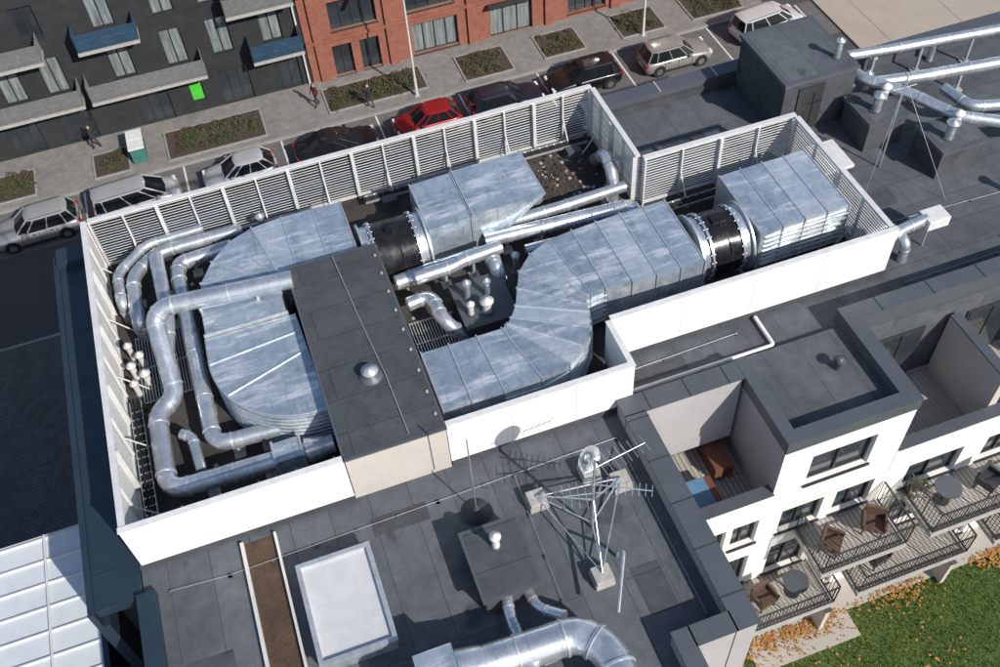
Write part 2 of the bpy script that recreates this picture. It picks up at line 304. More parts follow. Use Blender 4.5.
# ------------------------------------------------------------ CARS
def car(name,x,y,rz,L,W,Hh,col,kind):
    P=paint(name+"_paint",col); root=empty(name,(x,y,.01),rz); mb=MB(); hw=W/2; hl=L/2
    sh=Hh*.60
    if kind=='suv': c0,c1,r0,r1=-.47,.22,-.40,.06
    elif kind=='van': c0,c1,r0,r1=-.48,.33,-.45,.13
    elif kind=='hatch': c0,c1,r0,r1=-.47,.22,-.34,.03
    else: c0,c1,r0,r1=-.36,.23,-.20,.03
    st=[(-.5,.42,sh*.80,.80),(-.485,.28,sh*.93,.90),(-.45,.22,sh*.99,.97),(-.36,.2,sh,1),(-.25,.2,sh,.985),(0,.2,sh,.98),(.2,.2,sh*.98,.985),(.3,.2,sh*.94,1),(.38,.2,sh*.89,.98),(.44,.22,sh*.83,.93),(.485,.28,sh*.72,.84),(.5,.36,sh*.58,.74)]
    vs=[]
    for fx,zb,zt,wf in st:
        w=hw*wf; X=fx*L
        ring=[(-w*.88,zb),(-w*.99,zb+.14),(-w,zb+(zt-zb)*.55),(-w*.97,zt-.07),(-w*.86,zt),(-w*.6,zt+.012),(-w*.45,zt+.04),(0,zt+.05)]
        ring=ring+[(-a,b) for a,b in ring[-2::-1]]
        vs+=[(X,a,b) for a,b in ring]
    n=15; fs=[]
    for k in range(len(st)-1):
        for i in range(n): j=(i+1)%n; fs.append((k*n+i,k*n+j,(k+1)*n+j,(k+1)*n+i)[::-1])
    mb.add(vs,fs,P,True); mb.add(vs[:n],[list(range(n))],P); mb.add(vs[-n:],[list(range(n))[::-1]],P)
    zs=sh; zr=Hh-.07
    def rng(z,xa,xb,w,k=.12): return [(xa*L,-w*.86,z),(xa*L-.06,0,z),(xa*L,w*.86,z),(xa*L+k*L,w,z),(xb*L-k*L,w,z),(xb*L,w*.84,z),(xb*L+.1,0,z),(xb*L,-w*.84,z),(xb*L-k*L,-w,z),(xa*L+k*L,-w,z)]
    A=rng(zs-.02,c0,c1,hw*.92);B=rng(zr,r0,r1,hw*.73,.08)
    mb.add(A+B,[(i,(i+1)%10,10+(i+1)%10,10+i)[::-1] for i in range(10)],CGLASS,False)
    cx=(r0+r1)/2*L
    C=[(cx+(p[0]-cx)*1.02,p[1]*1.03,zr) for p in B];D=[(cx+(p[0]-cx)*.96,p[1]*.93,Hh-.02) for p in B];E=[(cx+(p[0]-cx)*.7,p[1]*.6,Hh) for p in B]
    mb.add(C+D+E,[(r*10+i,r*10+(i+1)%10,10+r*10+(i+1)%10,10+r*10+i)[::-1] for r in (0,1) for i in range(10)]+[list(range(29,19,-1))],P,True)
    for i in (0,2,3,4,5,7,8,9):
        a=Vector(A[i]);b=Vector(B[i]); mb.cyl(a,b,.05 if i in(0,2,5,7) else .04,P,6)
    for sgn in(-1,1):
        a=(Vector(A[3 if sgn>0 else 9])+Vector(A[4 if sgn>0 else 8]))/2; b=(Vector(B[3 if sgn>0 else 9])+Vector(B[4 if sgn>0 else 8]))/2; mb.cyl(a,b,.035,P,6)
        mb.box(c1*L-.5,c1*L-.32,hw if sgn>0 else -hw-.17,hw+.17 if sgn>0 else -hw,sh-.02,sh+.13,P)
        mb.box(-.2*L,.2*L,min(sgn*(hw-.05),sgn*(hw+.0)),max(sgn*(hw-.05),sgn*(hw+.0)),.22,.34,TIRE)
        for xx in (-.17*L,.03*L): mb.box(xx-.1,xx+.1,min(sgn*(hw-.06),sgn*(hw+.01)),max(sgn*(hw-.06),sgn*(hw+.01)),sh-.16,sh-.13,FRAME)
        for xx in (-.23*L,-.03*L,.17*L): mb.box(xx-.008,xx+.008,min(sgn*(hw-.06),sgn*(hw-.012)),max(sgn*(hw-.06),sgn*(hw-.012)),.32,sh-.06,TIRE)
        mb.box(.44*L,.484*L,min(sgn*hw*.5,sgn*hw*.86),max(sgn*hw*.5,sgn*hw*.86),sh*.66,sh*.80,LWH)
        mb.box(-.503*L,-.47*L,min(sgn*hw*.62,sgn*hw*.88),max(sgn*hw*.62,sgn*hw*.88),sh*.72,sh*.93,LRED)
        if kind in('suv','van'): mb.cyl((r0*L+.2,sgn*hw*.66,Hh+.02),(r1*L-.15,sgn*hw*.66,Hh+.02),.018,FRAME,6)
    mb.box(.475*L,.502*L,-hw*.4,hw*.4,sh*.42,sh*.62,TIRE); mb.box(.49*L,.506*L,-.26,.26,.38,.5,PLAST); mb.box(-.507*L,-.49*L,-.26,.26,.5,.62,PLAST)
    for fx in (-.31,.31):
        for sgn in (-1,1):
            y1=sgn*(hw+.02)
            mb.cyl((fx*L,sgn*(hw-.24),.36),(fx*L,sgn*(hw+.006),.36),.40,TIRE,20)
            mb.cyl((fx*L,sgn*(hw-.2),.33),(fx*L,y1,.33),.33,TIRE,20); mb.cyl((fx*L,y1-sgn*.01,.33),(fx*L,y1+sgn*.012,.33),.2,HUB,10)
    mb.done("body",root)
Y=45.45
car("silver_suv",-12.5,Y-.1,math.pi+.03,4.6,1.86,1.66,(.40,.41,.42),'suv')
car("silver_minivan",-7.1,Y-.1,.06,4.7,1.86,1.75,(.46,.47,.49),'van')
car("silver_hatchback",-1.4,Y,math.pi+.02,4.1,1.76,1.5,(.52,.53,.55),'hatch')
car("black_sedan",4.2,Y,0,4.8,1.86,1.48,(.014,.015,.019),'sedan')
car("red_hatchback",9.55,Y+.05,math.pi,3.9,1.75,1.48,(.34,.010,.016),'hatch')
car("navy_estate_car",14.4,Y,.0,4.5,1.84,1.5,(.012,.018,.04),'suv')
car("black_suv",19.3,Y+.15,math.pi,4.5,1.86,1.6,(.01,.01,.012),'suv')
car("grey_suv",25.2,Y,0,4.4,1.84,1.62,(.33,.32,.30),'suv')
car("white_minivan",31.7,Y+.6,.12,4.5,1.84,1.7,(.68,.68,.68),'van')
# ------------------------------------------------------------ people, lamps, bins
def person(name,x,y,rz,jac,step=.25):
    root=empty(name,(x,y,.13),rz)
    J={'pel':((0,0,.95),.13),'wst':((0,0,1.1),.12),'ch':((0,.02,1.35),.15),'nk':((0,.02,1.5),.055),'hd':((0,.05,1.62),.085),'tp':((0,.05,1.72),.08),
       'hl':((-.1,0,.9),.09),'kl':((-.1,step*.6,.5),.062),'al':((-.1,step*.7-.05,.09),.042),'tl':((-.1,step*.7+.12,.04),.035),
       'hr':((.1,0,.9),.09),'kr':((.1,-step*.2,.5),.062),'ar':((.1,-step,.1),.042),'tr':((.1,-step+.15,.035),.035),
       'sl':((-.2,.0,1.42),.065),'el':((-.27,-.08,1.14),.045),'wl':((-.25,.08,.92),.032),'fl':((-.25,.13,.84),.028),
       'sr':((.2,.0,1.42),.065),'er':((.27,.03,1.14),.045),'wr':((.25,.16,.93),.032),'fr':((.25,.22,.86),.028)}
    E=[('pel','wst'),('wst','ch'),('ch','nk'),('nk','hd'),('hd','tp'),('pel','hl'),('hl','kl'),('kl','al'),('al','tl'),('pel','hr'),('hr','kr'),('kr','ar'),('ar','tr'),('ch','sl'),('sl','el'),('el','wl'),('wl','fl'),('ch','sr'),('sr','er'),('er','wr'),('wr','fr')]
    K=list(J); me=bpy.data.meshes.new(name+"_fig"); me.from_pydata([J[k][0] for k in K],[(K.index(a),K.index(b)) for a,b in E],[])
    m,nt,b=newmat(name+"_cloth"); tc=nt.nodes.new("ShaderNodeTexCoord"); sp=nt.nodes.new("ShaderNodeSeparateXYZ"); nt.links.new(tc.outputs['Object'],sp.inputs[0])
    def st(z): q=N(nt,"ShaderNodeMath",operation='GREATER_THAN'); nt.links.new(sp.outputs[2],q.inputs[0]); q.inputs[1].default_value=z; return q.outputs[0]
    c=mix(nt,st(.93),(.03,.035,.05),jac); c=mix(nt,st(1.5),c,(.45,.28,.2)); c=mix(nt,st(1.66),c,(.04,.025,.02)); nt.links.new(c,b.inputs['Base Color']); b.inputs['Roughness'].default_value=.8
    me.materials.append(m); o=bpy.data.objects.new("figure",me); COL.objects.link(o); o.parent=root
    sk=o.modifiers.new("s",'SKIN'); 
    for i,k in enumerate(K): me.skin_vertices[0].data[i].radius=(J[k][1],J[k][1])
    me.skin_vertices[0].data[0].use_root=True
    o.modifiers.new("ss",'SUBSURF').levels=1; o.modifiers["ss"].render_levels=2
person("pedestrian",6.95,48.55,0.3,(.02,.02,.025))
person("pedestrian",4.0,49.9,2.0,(.12,.03,.03))
person("pedestrian",-8.9,51.3,1.2,(.03,.03,.03))
def lamp(x,y):
    root=empty("street_lamp",(x,y,.13)); mb=MB(); mb.cyl((0,0,0),(0,0,1.2),.09,LOUVP,12); mb.cyl((0,0,1.2),(0,0,8.6),.07,LOUVP,12,r2=.045)
    mb.tube([(0,0,8.5),(0,0,9.0),(0,-1.5,9.15)],.035,LOUVP,10,False); mb.obox((0,-1.8,9.15),(.14,0,0),(0,.38,0),(0,0,.05),COP); mb.obox((0,-1.8,9.09),(.1,0,0),(0,.3,0),(0,0,.02),LWH)
    mb.box(-.16,.16,-.16,.16,0,.04,CONC); mb.done("pole",root,)
lamp(9.8,48.5); lamp(24.6,48.6)
mb=MB()
mb.box(-7.0,-6.2,48.9,50.6,.2,1.15,TEAL); mb.box(-7.05,-6.15,48.85,49.7,1.15,1.25,PLAST); mb.box(-7.05,-6.15,49.75,50.65,1.15,1.25,PLAST)
for px in(-6.9,-6.3):
    for py in (49.05,50.45): mb.cyl((px-.05,py,.22),(px+.05,py,.22),.09,TIRE,12)
mb.done("recycling_bin",bevel=.02)
# ------------------------------------------------------------ MAIN BUILDING
RZ=16.15
B=empty("modern_apartment_building")
mb=MB()
mb.box(-6.6,15.0,13.35,24.7,0,RZ,MEM); mb.box(15.0,18.6,13.35,24.7,0,RZ,MEMX); mb.box(18.6,34,13.35,23.5,0,RZ,MEMX)
mb.done("main_volume",B)
mb=MB(); mb.box(-5.6,5.6,1,13.345,0,RZ-.002,MEM); mb.box(5.602,7.0,6.9,13.345,0,RZ-.003,MEM); mb.done("front_wing",B)
mb=MB(); mb.add([(-5.38,13.42,RZ+.004),(7.0,13.42,RZ+.004),(7.0,15.0,RZ+.004),(15.4,15.0,RZ+.004),(15.4,20.1,RZ+.004),(10.3,20.1,RZ+.004),(10.3,23.8,RZ+.004),(-5.38,23.8,RZ+.004)],[tuple(range(8))],DECK); mb.done("plant_deck",B)
mb=MB()
mb.box(-6.75,-5.62,12.6,24.6,15.9,RZ+.06,NAVY); mb.box(-6.9,-6.75,12.5,24.75,15.6,RZ+.12,NAVY)
mb.box(-6.75,10.4,24.2,24.85,15.9,RZ+.3,NAVY)
mb.box(-5.75,-5.3,1,12.6,15.9,RZ+.22,NAVY)
mb.box(-6.9,-6.61,12.5,24.7,0,15.6,NAVY)
for i in range(6): mb.box(-6.76,-5.61,13.5+i*2,13.53+i*2,RZ+.06,RZ+.08,NAVY)
mb.done("navy_edge_flashing",B,bevel=.01)
mb=MB()
mb.box(10.4,18.7,24.35,24.9,16.0,16.62,COP); mb.box(10.4,18.6,24.2,24.35,16.0,16.4,MEM2)
mb.box(18.7,34,23.2,23.7,16.0,16.62,COP); mb.box(18.3,18.7,23.2,24.35,16.0,16.62,COP)
for i in range(4): mb.box(11+i*2.1,11.03+i*2.1,24.34,24.91,16.62,16.635,LOUVP)
zc=16.75
def band(x0,x1,y0,y1,z=zc,zb=14.0): mb.box(x0,x1,y0,y1,zb,z-.05,LAV); mb.box(x0-.04,x1+.04,y0-.04,y1+.04,z-.05,z,COP)
band(6.72,7.22,6.85,12.75)
band(6.72,10.0,12.8,13.3)
band(5.75,6.68,6.85,7.25)
band(5.35,5.71,1,7.25)
for i in range(5): mb.box(6.67,7.27,7.6+i*1.25,7.62+i*1.25,zc,zc+.012,FRAME)
for i in range(3): mb.box(7.4+i*1.1,7.42+i*1.1,12.75,13.35,zc,zc+.012,FRAME)
mb.done("copings",B)
mb=MB()
mb.box(10.1,13.75,10.86,13.34,5,16.35,LAV); mb.add([(10.4,10.95,16.354),(13.4,10.95,16.354),(13.4,13.6,16.354),(10.4,13.6,16.354)],[(0,1,2,3)],MEM)
mb.box(10.097,10.12,10.62,10.86,5.9,16.3,LAV)
for q in ((10.05,10.4,10.55,13.4),(13.4,13.85,10.55,13.9),(10.4,13.4,10.55,10.93)): mb.box(*q,16.3,zc,COP)
mb.box(13.85,34,13.4,13.9,14,zc,COP)
for i in range(9): mb.box(14.5+i*1.6,14.52+i*1.6,13.39,13.91,zc,zc+.012,FRAME)
mb.done("centre_block",B)
mb=MB()
mb.box(7.2,10.1,10.86,13.35,5,13.2,SLAB); mb.box(13.75,34,10.86,13.35,5,13.2,SLAB)
mb.box(7.25,10.08,10.6,10.85,13.2,14.25,WHITE); mb.box(7.2,10.1,10.55,10.9,14.25,14.3,COP)
mb.box(13.87,34,10.6,10.85,13.2,14.25,WHITE); mb.box(13.86,34,10.55,10.9,14.25,14.3,COP)
mb.add([(7.25,10.92,13.205),(10.08,10.92,13.205),(10.08,13.3,13.205),(7.25,13.3,13.205)],[(0,1,2,3)],DECKB); mb.add([(13.8,10.92,13.205),(33,10.92,13.205),(33,13.3,13.205),(13.8,13.3,13.205)],[(0,1,2,3)],DECKB)
mb.box(7.8,9.5,13.22,13.345,13.2,15.4,FRAME); mb.box(7.88,8.62,13.19,13.22,13.28,15.32,GLASS); mb.box(8.68,9.42,13.19,13.22,13.28,15.32,GLASS)
for x in (14.6,17.6,21,24.5): mb.box(x,x+1.6,13.30,13.36,13.2,15.4,FRAME); mb.box(x+.08,x+.76,13.27,13.3,13.28,15.32,GLASS); mb.box(x+.84,x+1.52,13.27,13.3,13.28,15.32,GLASS)
for x in (16.9,20.2): mb.box(x,x+.25,10.91,13.26,13.21,15.6,BEIGE); mb.box(x-.03,x+.28,10.92,13.25,15.6,15.65,COP)
mb.done("terraces",B)
GZ=6.2
mb=MB(); H=[]
for (a,b) in ((7.7,8.9),(9.1,9.9),(10.6,11.9),(12.3,13.5),(14.6,16.4),(17.2,18.6),(19.4,21.2),(22,23.6)):
    for z0_,z1_ in ((11.75,13.0),(9.15,10.9),(6.35,8.2)): H.append((a,b,z0_,z1_,GLASS,2))
facade(mb,7.22,34,GZ,13.2,10.6,H,WHITE,depth=.2)
facade(mb,10.08,13.85,13.22,16.3,10.6,[(11.0,12.9,14.2,15.6,GLASS,2)],WHITE,depth=.2)
mb.box(7.0,7.22,7.0,10.9,5,16.6,WHITE)
mb.done("white_facade",B)
mb=MB()
for (a,b,z) in ((11.2,13.9,11.6),(14.7,19.2,11.6),(20,23.5,11.6),(9.0,12.2,9.0),(13.0,16.8,9.0),(17.8,21.5,9.0)):
    mb.box(a,b,9.05,10.58,z-.22,z-.02,CONC); mb.box(a+.05,b-.05,9.1,10.57,z-.02,z,DECKB)
    railing(mb,[(a+.03,10.55),(a+.03,9.08),(b-.03,9.08),(b-.03,10.55)],1.05,RAILD,z=z,sp=.11,bar=.008)
mb.done("balconies",B)
mb=MB()
def chair(x,y,z,rz,m=WOOD):
    c,s=math.cos(rz),math.sin(rz)
    def ob(cx,cy,cz,hx,hy,hz): mb.obox((x+c*cx-s*cy,y+s*cx+c*cy,z+cz),(c*hx,s*hx,0),(-s*hy,c*hy,0),(0,0,hz),m)
    ob(0,0,.38,.28,.28,.06);ob(0,.27,.62,.3,.04,.24);ob(-.3,0,.5,.04,.28,.14);ob(.3,0,.5,.04,.28,.14)
    for i in(-.25,.25):
        for j in(-.23,.23): ob(i,j,.17,.025,.025,.16)
chair(11.8,9.7,11.6,.8); chair(13.2,9.8,11.6,-.6); chair(17.0,9.8,11.6,.4,RAILD)
chair(14.0,9.8,9.0,.2,RAILD); chair(10.2,9.8,9.0,.2)
mb.done("garden_chairs",B,bevel=.02)
mb=MB()
for (tx,ty,tz) in ((15.6,9.9,11.6),(11.2,9.8,9.0)):
    mb.cyl((tx,ty,tz+.7),(tx,ty,tz+.74),.38,COP,24); mb.cyl((tx,ty,tz),(tx,ty,tz+.7),.03,FRAME,8); mb.cyl((tx,ty,tz),(tx,ty,tz+.03),.22,FRAME,16)
mb.done("balcony_table")
for (px,py,pz) in ((14.95,10.3,11.6),(18.8,10.2,11.6),(13.3,10.3,9.0),(9.8,13.0,13.21),(15.0,12.9,13.21)):
    mb=MB(); mb.cyl((px,py,pz),(px,py,pz+.3),.13,BEIGE,14,r2=.18)
    for _ in range(160):
        th=random.random()*6.28; ph=random.random()**.6*.3; p=Vector((px+ph*math.cos(th),py+ph*math.sin(th),pz+.3+random.random()*.5)); s=.05
        d=Vector((math.cos(th),math.sin(th),random.uniform(-.5,.8)))*s; w=Vector((-math.sin(th),math.cos(th),.3))*s*.5; mb.add([p-d,p+w,p+d,p-w],[(0,1,2,3)],SHRUB)
    mb.done("potted_plant")
mb=MB(); mb.box(7.9,9.0,11.1,12.0,13.65,13.72,REDC)
for i in range(6): mb.box(9.2,9.75,12.0,12.9,13.3+i*.09,13.35+i*.09,REDC)
for px in(7.95,8.9):
    for py in(11.15,11.9): mb.box(px,px+.06,py,py+.06,13.2,13.65,REDC)
mb.box(8.1,8.8,11.08,12.02,13.722,13.735,BLUE); mb.box(8.1,8.8,11.06,11.08,13.3,13.735,BLUE)
mb.done("terrace_bench",bevel=.01)
mb=MB(); mb.box(7.25,120,-60,9.6,.0,GZ-.08,LAWN); mb.box(7.25,120,9.6,10.6,0,GZ,SLAB)
mb.box(10,13.6,8.7,9.6,5.3,GZ-.02,SLAB)
mb.done("raised_garden")
for x in (9.0,12.4,16.9,21.8):
    mb=MB(); mb.box(x,x+.15,9.3,10.55,GZ,7.6,BEIGE); mb.box(x-.03,x+.18,9.27,10.56,7.6,7.65,COP); mb.done("patio_divider_wall")
mb=MB()
for _ in range(60000):
    x=random.uniform(8,26);y=random.uniform(2.5,9.6)
    if 9.95<x<13.65 and y>8.65: continue
    a=random.random()*6.28;s=random.uniform(.05,.12); dx,dy=math.cos(a)*.014,math.sin(a)*.014
    lx,ly=random.uniform(-.05,.05),random.uniform(-.05,.05)
    mb.add([(x-dx,y-dy,GZ-.08),(x+dx,y+dy,GZ-.08),(x+lx,y+ly,GZ-.08+s)],[(0,1,2)],GRS)
mb.done("grass")
mb=MB()
for _ in range(5200):
    x=random.uniform(8,26); y=9.75-abs(random.gauss(0,.32)) if random.random()<.72 else random.uniform(3,9.5)
    if math.sin(x*1.7)+math.sin(x*.6+1)+random.gauss(0,.6)<-.2: continue
    a=random.random()*6.28;s=random.uniform(.03,.06); d=Vector((math.cos(a),math.sin(a),random.uniform(-.3,.3)))*s;w=Vector((-math.sin(a),math.cos(a),random.uniform(-.3,.3)))*s*.7;p=Vector((x,y,GZ+.01+random.random()*.05))
    mb.add([p-d,p+w,p+d,p-w],[(0,1,2,3)],LEAFO)
mb.done("fallen_leaves")
# ------------------------------------------------------------ neighbour roof (lower left)
mb=MB(); mb.box(-40,-7.55,-2,17.4,0,12.85,NAVY); mb.box(-40,-7.6,-2,17.35,12.85,13.0,NROOF)
for i in range(28): mb.box(-40,-7.62,17.2-i*.72,17.24-i*.72,13.0,13.06,LOUVP)
for x in (-8.9,-12.1,-15.3): mb.box(x,x+.05,-2,17.3,13.062,13.1,LOUVP)
mb.box(-7.6,-7.45,-2,17.5,12.5,13.12,NAVY); mb.box(-7.4,-6.92,-2,17.5,0,11.6,NAVY)
mb.done("neighbour_building")
# ------------------------------------------------------------ PLANT SCREEN
F=empty("louvred_plant_screen")
def louvre(name,ax,a0,a1,c,side,z0=16.25,z1=18.0,step=2.05):
    mb=MB(); n=max(1,round((a1-a0)/step)); L=a1-a0
    def bx(p0,p1,q0,q1,za,zb,m):
        if ax=='x': mb.box(p0,p1,c+min(q0*side,q1*side),c+max(q0*side,q1*side),za,zb,m)
        else: mb.box(c+min(q0*side,q1*side),c+max(q0*side,q1*side),p0,p1,za,zb,m)
    for i in range(n+1):
        p=a0+L*i/n; bx(max(a0,p-.05),min(a1,p+.05),.03,.17,RZ,z1-.03,LOUVP); 
        if i<n: bx(p+L/n/2-.025,p+L/n/2+.025,.05,.13,RZ,z1-.03,LOUVP)
    bx(a0,a1,-.06,.1,z1-.03,z1+.03,LOUVP)
    bx(a0,a1,.0,.1,z0-.05,z0,LOUVP)
    k=17
    for j in range(k):
        z=z0+.06+(z1-.12-z0)*j/(k-1)
        for i in range(n):
            jt=random.gauss(0,.0035); m0=a0+L*(i+.5)/n
            if ax=='x': mb.obox((m0,c-.02*side,z+jt),(L/n/2-.008,0,0),(0,.045*side,.03),(0,-.004*side,.005),LOUV)
            else: mb.obox((c-.02*side,m0,z+jt),(0,L/n/2-.008,0),(.045*side,0,.03),(-.004*side,0,.005),LOUV)
    for i in range(n):
        p=a0+L*(i+.5)/n
        if ax=='x': mb.cyl((p,c+.1*side,17.1),(p,c+.75*side,RZ),.022,LOUVP,6)
        else: mb.cyl((c+.1*side,p,17.1),(c+.75*side,p,RZ),.022,LOUVP,6)
    mb.done(name,F)
louvre("screen_west",'y',13.45,23.9,-5.44,1)
louvre("screen_north",'x',-5.3,10.38,23.9,-1)
louvre("screen_inner",'y',20.3,23.75,10.4,-1)
louvre("screen_north_east",'x',10.5,15.5,20.2,-1)
louvre("screen_east",'y',15.05,20.05,15.5,-1)
Wl=empty("white_parapet_wall")
mb=MB()
def wall(x0,x1,y0,y1,z0=16.42,z1=18.02):
    mb.box(x0,x1,y0,y1,z0,z1,WHITE); mb.box(x0-.02,x1+.02,y0-.02,y1+.02,z1+.002,z1+.03,PLAST); mb.box(x0+.02,x1-.02,y0+.03,y1-.02,RZ,z0-.002,MEM2)
wall(-5.5,-.29,13.28,13.4); wall(2.25,7.15,13.34,13.46,16.42,17.98); wall(7.18,15.58,14.86,14.98); wall(7.02,7.14,13.5,14.84)
for x in (-3.6,-1.7): mb.box(x,x+.012,13.272,13.279,16.43,18.0,LOUVP)
for x in (3.9,5.6): mb.box(x,x+.012,13.332,13.339,16.43,17.96,LOUVP)
for x in (9.2,11.3,13.4): mb.box(x,x+.012,14.852,14.859,16.43,18.0,LOUVP)
mb.done("panels",Wl)
mb=MB()
for x in [-5+i*.9 for i in range(6)]+[2.6+i*.9 for i in range(5)]: mb.box(x,x+.05,13.48,13.56,RZ,17.9,LOUVP)
for x in [7.5+i*.95 for i in range(9)]: mb.box(x,x+.05,15.0,15.08,RZ,17.9,LOUVP)
mb.done("wall_studs",Wl)
K=empty("stairwell_block")
mb=MB(); mb.box(-.28,2.23,13.36,19.8,RZ,18.0,BEIGE); mb.box(-.26,2.21,13.26,13.36,16.45,17.95,BEIGE)
mb.box(-.3,2.25,13.24,19.82,18.0,18.05,COP); mb.add([(-.24,13.3,18.055),(2.19,13.3,18.055),(2.19,19.76,18.055),(-.24,19.76,18.055)],[(0,1,2,3)],MEM2); mb.done("volume",K)
mb=MB(); mb.lathe((.95,15.4,18.055),[(.30,0),(.28,.06),(.12,.12),(.1,.2),(.1,.22)],COP); mb.lathe((.95,15.4,18.2),[(.2,.06),(.22,.1),(.03,.18)],FLG); 
mb.tube([(1.0,19.7,18.10),(1.15,17.2,18.08),(1.3,15.3,18.09),(1.35,13.4,18.09)],.012,FLG,6,False)
for t in range(9): mb.box(2.08,2.14,13.7+t*.7,13.76+t*.7,18.056,18.1,CONC)
mb.done("roof_vent",K)
# ------------------------------------------------------------ DUCTS
def duct(mb,secs,z0,z1,lip=.035,cross=.035,mats=(GAL,GAL,GALB,GALC)):
    Q=[]
    for s in secs:
        (ox,oy),(ix,iy)=s[0],s[1]; a=z0 if len(s)<3 else s[2]; b=z1 if len(s)<4 else s[3]; sh=s[4] if len(s)>4 else 0
        Q.append([Vector((ox-sh,oy,a)),Vector((ox,oy,b)),Vector((ix,iy,b)),Vector((ix-sh,iy,a))])
    for k in range(len(Q)-1):
        A,Bq=Q[k],Q[k+1]; mat=random.choice(mats)
        for i in range(4):
            j=(i+1)%4; vs=[A[i],A[j],Bq[j],Bq[i]]; c=sum(vs,Vector())/4
            n=(vs[2]-vs[0]).cross(vs[3]-vs[1])
            if n.length>1e-9: n.normalize()
            ctr=(sum(A,Vector())+sum(Bq,Vector()))/8
            if n.dot(c-ctr)<0: n=-n
            c2=c+n*cross*random.uniform(.3,1.3)
            mb.add(vs+[c2],[(0,1,4),(1,2,4),(2,3,4),(3,0,4)],mat)
    for q in (Q[0],Q[-1]): mb.add(q,[(0,1,2,3)],GAL)
    for k,q in enumerate(Q):
        c=sum(q,Vector())/4
        if k==0: d=Q[1][1]-q[1]+Q[1][2]-q[2]
        elif k==len(Q)-1: d=q[1]-Q[-2][1]+q[2]-Q[-2][2]
        else: d=Q[k+1][1]-Q[k-1][1]+Q[k+1][2]-Q[k-1][2]
        d.z=0; d=d.normalized()*.018
        big=[p+(p-c).normalized()*lip*1.4 for p in q]
        vs=[p-d for p in big]+[p+d for p in big]
        mb.add(vs,[(0,1,5,4),(1,2,6,5),(2,3,7,6),(3,0,4,7),(0,3,2,1),(4,5,6,7)],FLG)
DA=empty("ventilation_duct")
mb=MB(); duct(mb,[((1.75,22.15),(1.75,19.75)),((.9,22.2),(.9,19.85)),((0,22.2),(0,19.88)),((-.9,22.1),(-.5,19.88)),((-1.6,21.8),(-.55,19.85)),((-2.2,21.2),(-.58,19.8)),((-2.6,20.5),(-.6,19.7)),((-2.75,19.6),(-.6,19.4)),((-2.78,18.6),(-.6,18.6))],16.3,17.7)
mb.done("straight_and_bend",DA)
mb=MB(); arc=[(-.42,18.5),(-2.82,18.5)]+[(-.45-2.4*math.cos(t),17.65-2.45*math.sin(t)) for t in [math.pi/2*i/16 for i in range(17)]]+[(-.3,15.2)]
mb.prism(arc,16.2,17.62,GAL,GAL,False)
def grow(poly,g):
    cx=sum(p[0] for p in poly)/len(poly);cy=sum(p[1] for p in poly)/len(poly); out=[]
    for p in poly: d=Vector((p[0]-cx,p[1]-cy)); d=d*(1+g/d.length); out.append((cx+d.x,cy+d.y))
    return out
ga=grow(arc,.03); 
for j in range(9): mb.prism(ga,16.28+j*.15,16.31+j*.15,FLG)
mb.prism(grow(arc,.05),17.56,17.6,FLG)
for a_,b_ in (((-2.84,17.65),(-.42,17.9)),((-2.55,16.5),(-.42,17.2)),): 
    a_=Vector((*a_,17.63));b_=Vector((*b_,17.63)); d=(b_-a_).normalized(); mb.obox((a_+b_)/2,(b_-a_)/2,Vector((-d.y,d.x,0))*.018,Vector((0,0,.02)),FLG)
mb.done("curved_end",DA)
def fan(mb,x0,x1,y,z,r):
    mb.cyl((x0+.3,y,z),(x1-.3,y,z),r,BLK,40)
    for a,b,rr in ((x0,x0+.06,1.1),(x0+.06,x0+.3,.97),(x0+.3,x0+.36,1.07),(x1-.36,x1-.3,1.07),(x1-.3,x1-.06,.97),(x1-.06,x1,1.1)): mb.cyl((a,y,z),(b,y,z),r*rr,GAL2 if rr<1.1 else FLG,40)
    for k in range(24):
        t=2*math.pi*k/24; c=Vector((0,math.cos(t),math.sin(t)))*r*1.035
        for xx in (x0+.3,x1-.36): mb.cyl((xx-.04,y+c.y,z+c.z),(xx+.10,y+c.y,z+c.z),.02,FLG,6)
    mb.box((x0+x1)/2-.2,(x0+x1)/2+.2,y-.15,y+.15,z+r-.02,z+r+.06,BLK)
    mb.tube([((x0+x1)/2,y-.1,z+r+.04),((x0+x1)/2+.1,y-r*.9,z+r*.6),((x0+x1)/2+.1,y-r-.15,RZ+.05)],.02,TIRE,8,False)
    for xx in (x0+.2,x1-.2): mb.box(xx-.05,xx+.05,y-r*.9,y+r*.9,RZ,z-r*.75,FLG)
mb=MB(); fan(mb,1.9,3.78,20.5,16.85,.93); mb.done("axial_fan",DA)
mb=MB(); duct(mb,[((3.82,22.0),(3.82,20.0),16.4,17.75),((5.1,22.05),(5.1,20.03),16.4,17.75)],16.4,17.75); duct(mb,[((5.15,22.07),(5.15,20.05),16.4,17.78,0),((7.3,22.1),(7.35,20.1),16.4,17.78,1.7)],16.4,17.78); 
for q in ((3.95,5.0),(5.3,5.5)): mb.box(q[0],q[0]+.1,20.1,21.9,RZ,16.4,FLG)
mb.done("intake_plenum",DA)
DBm=empty("ventilation_duct")
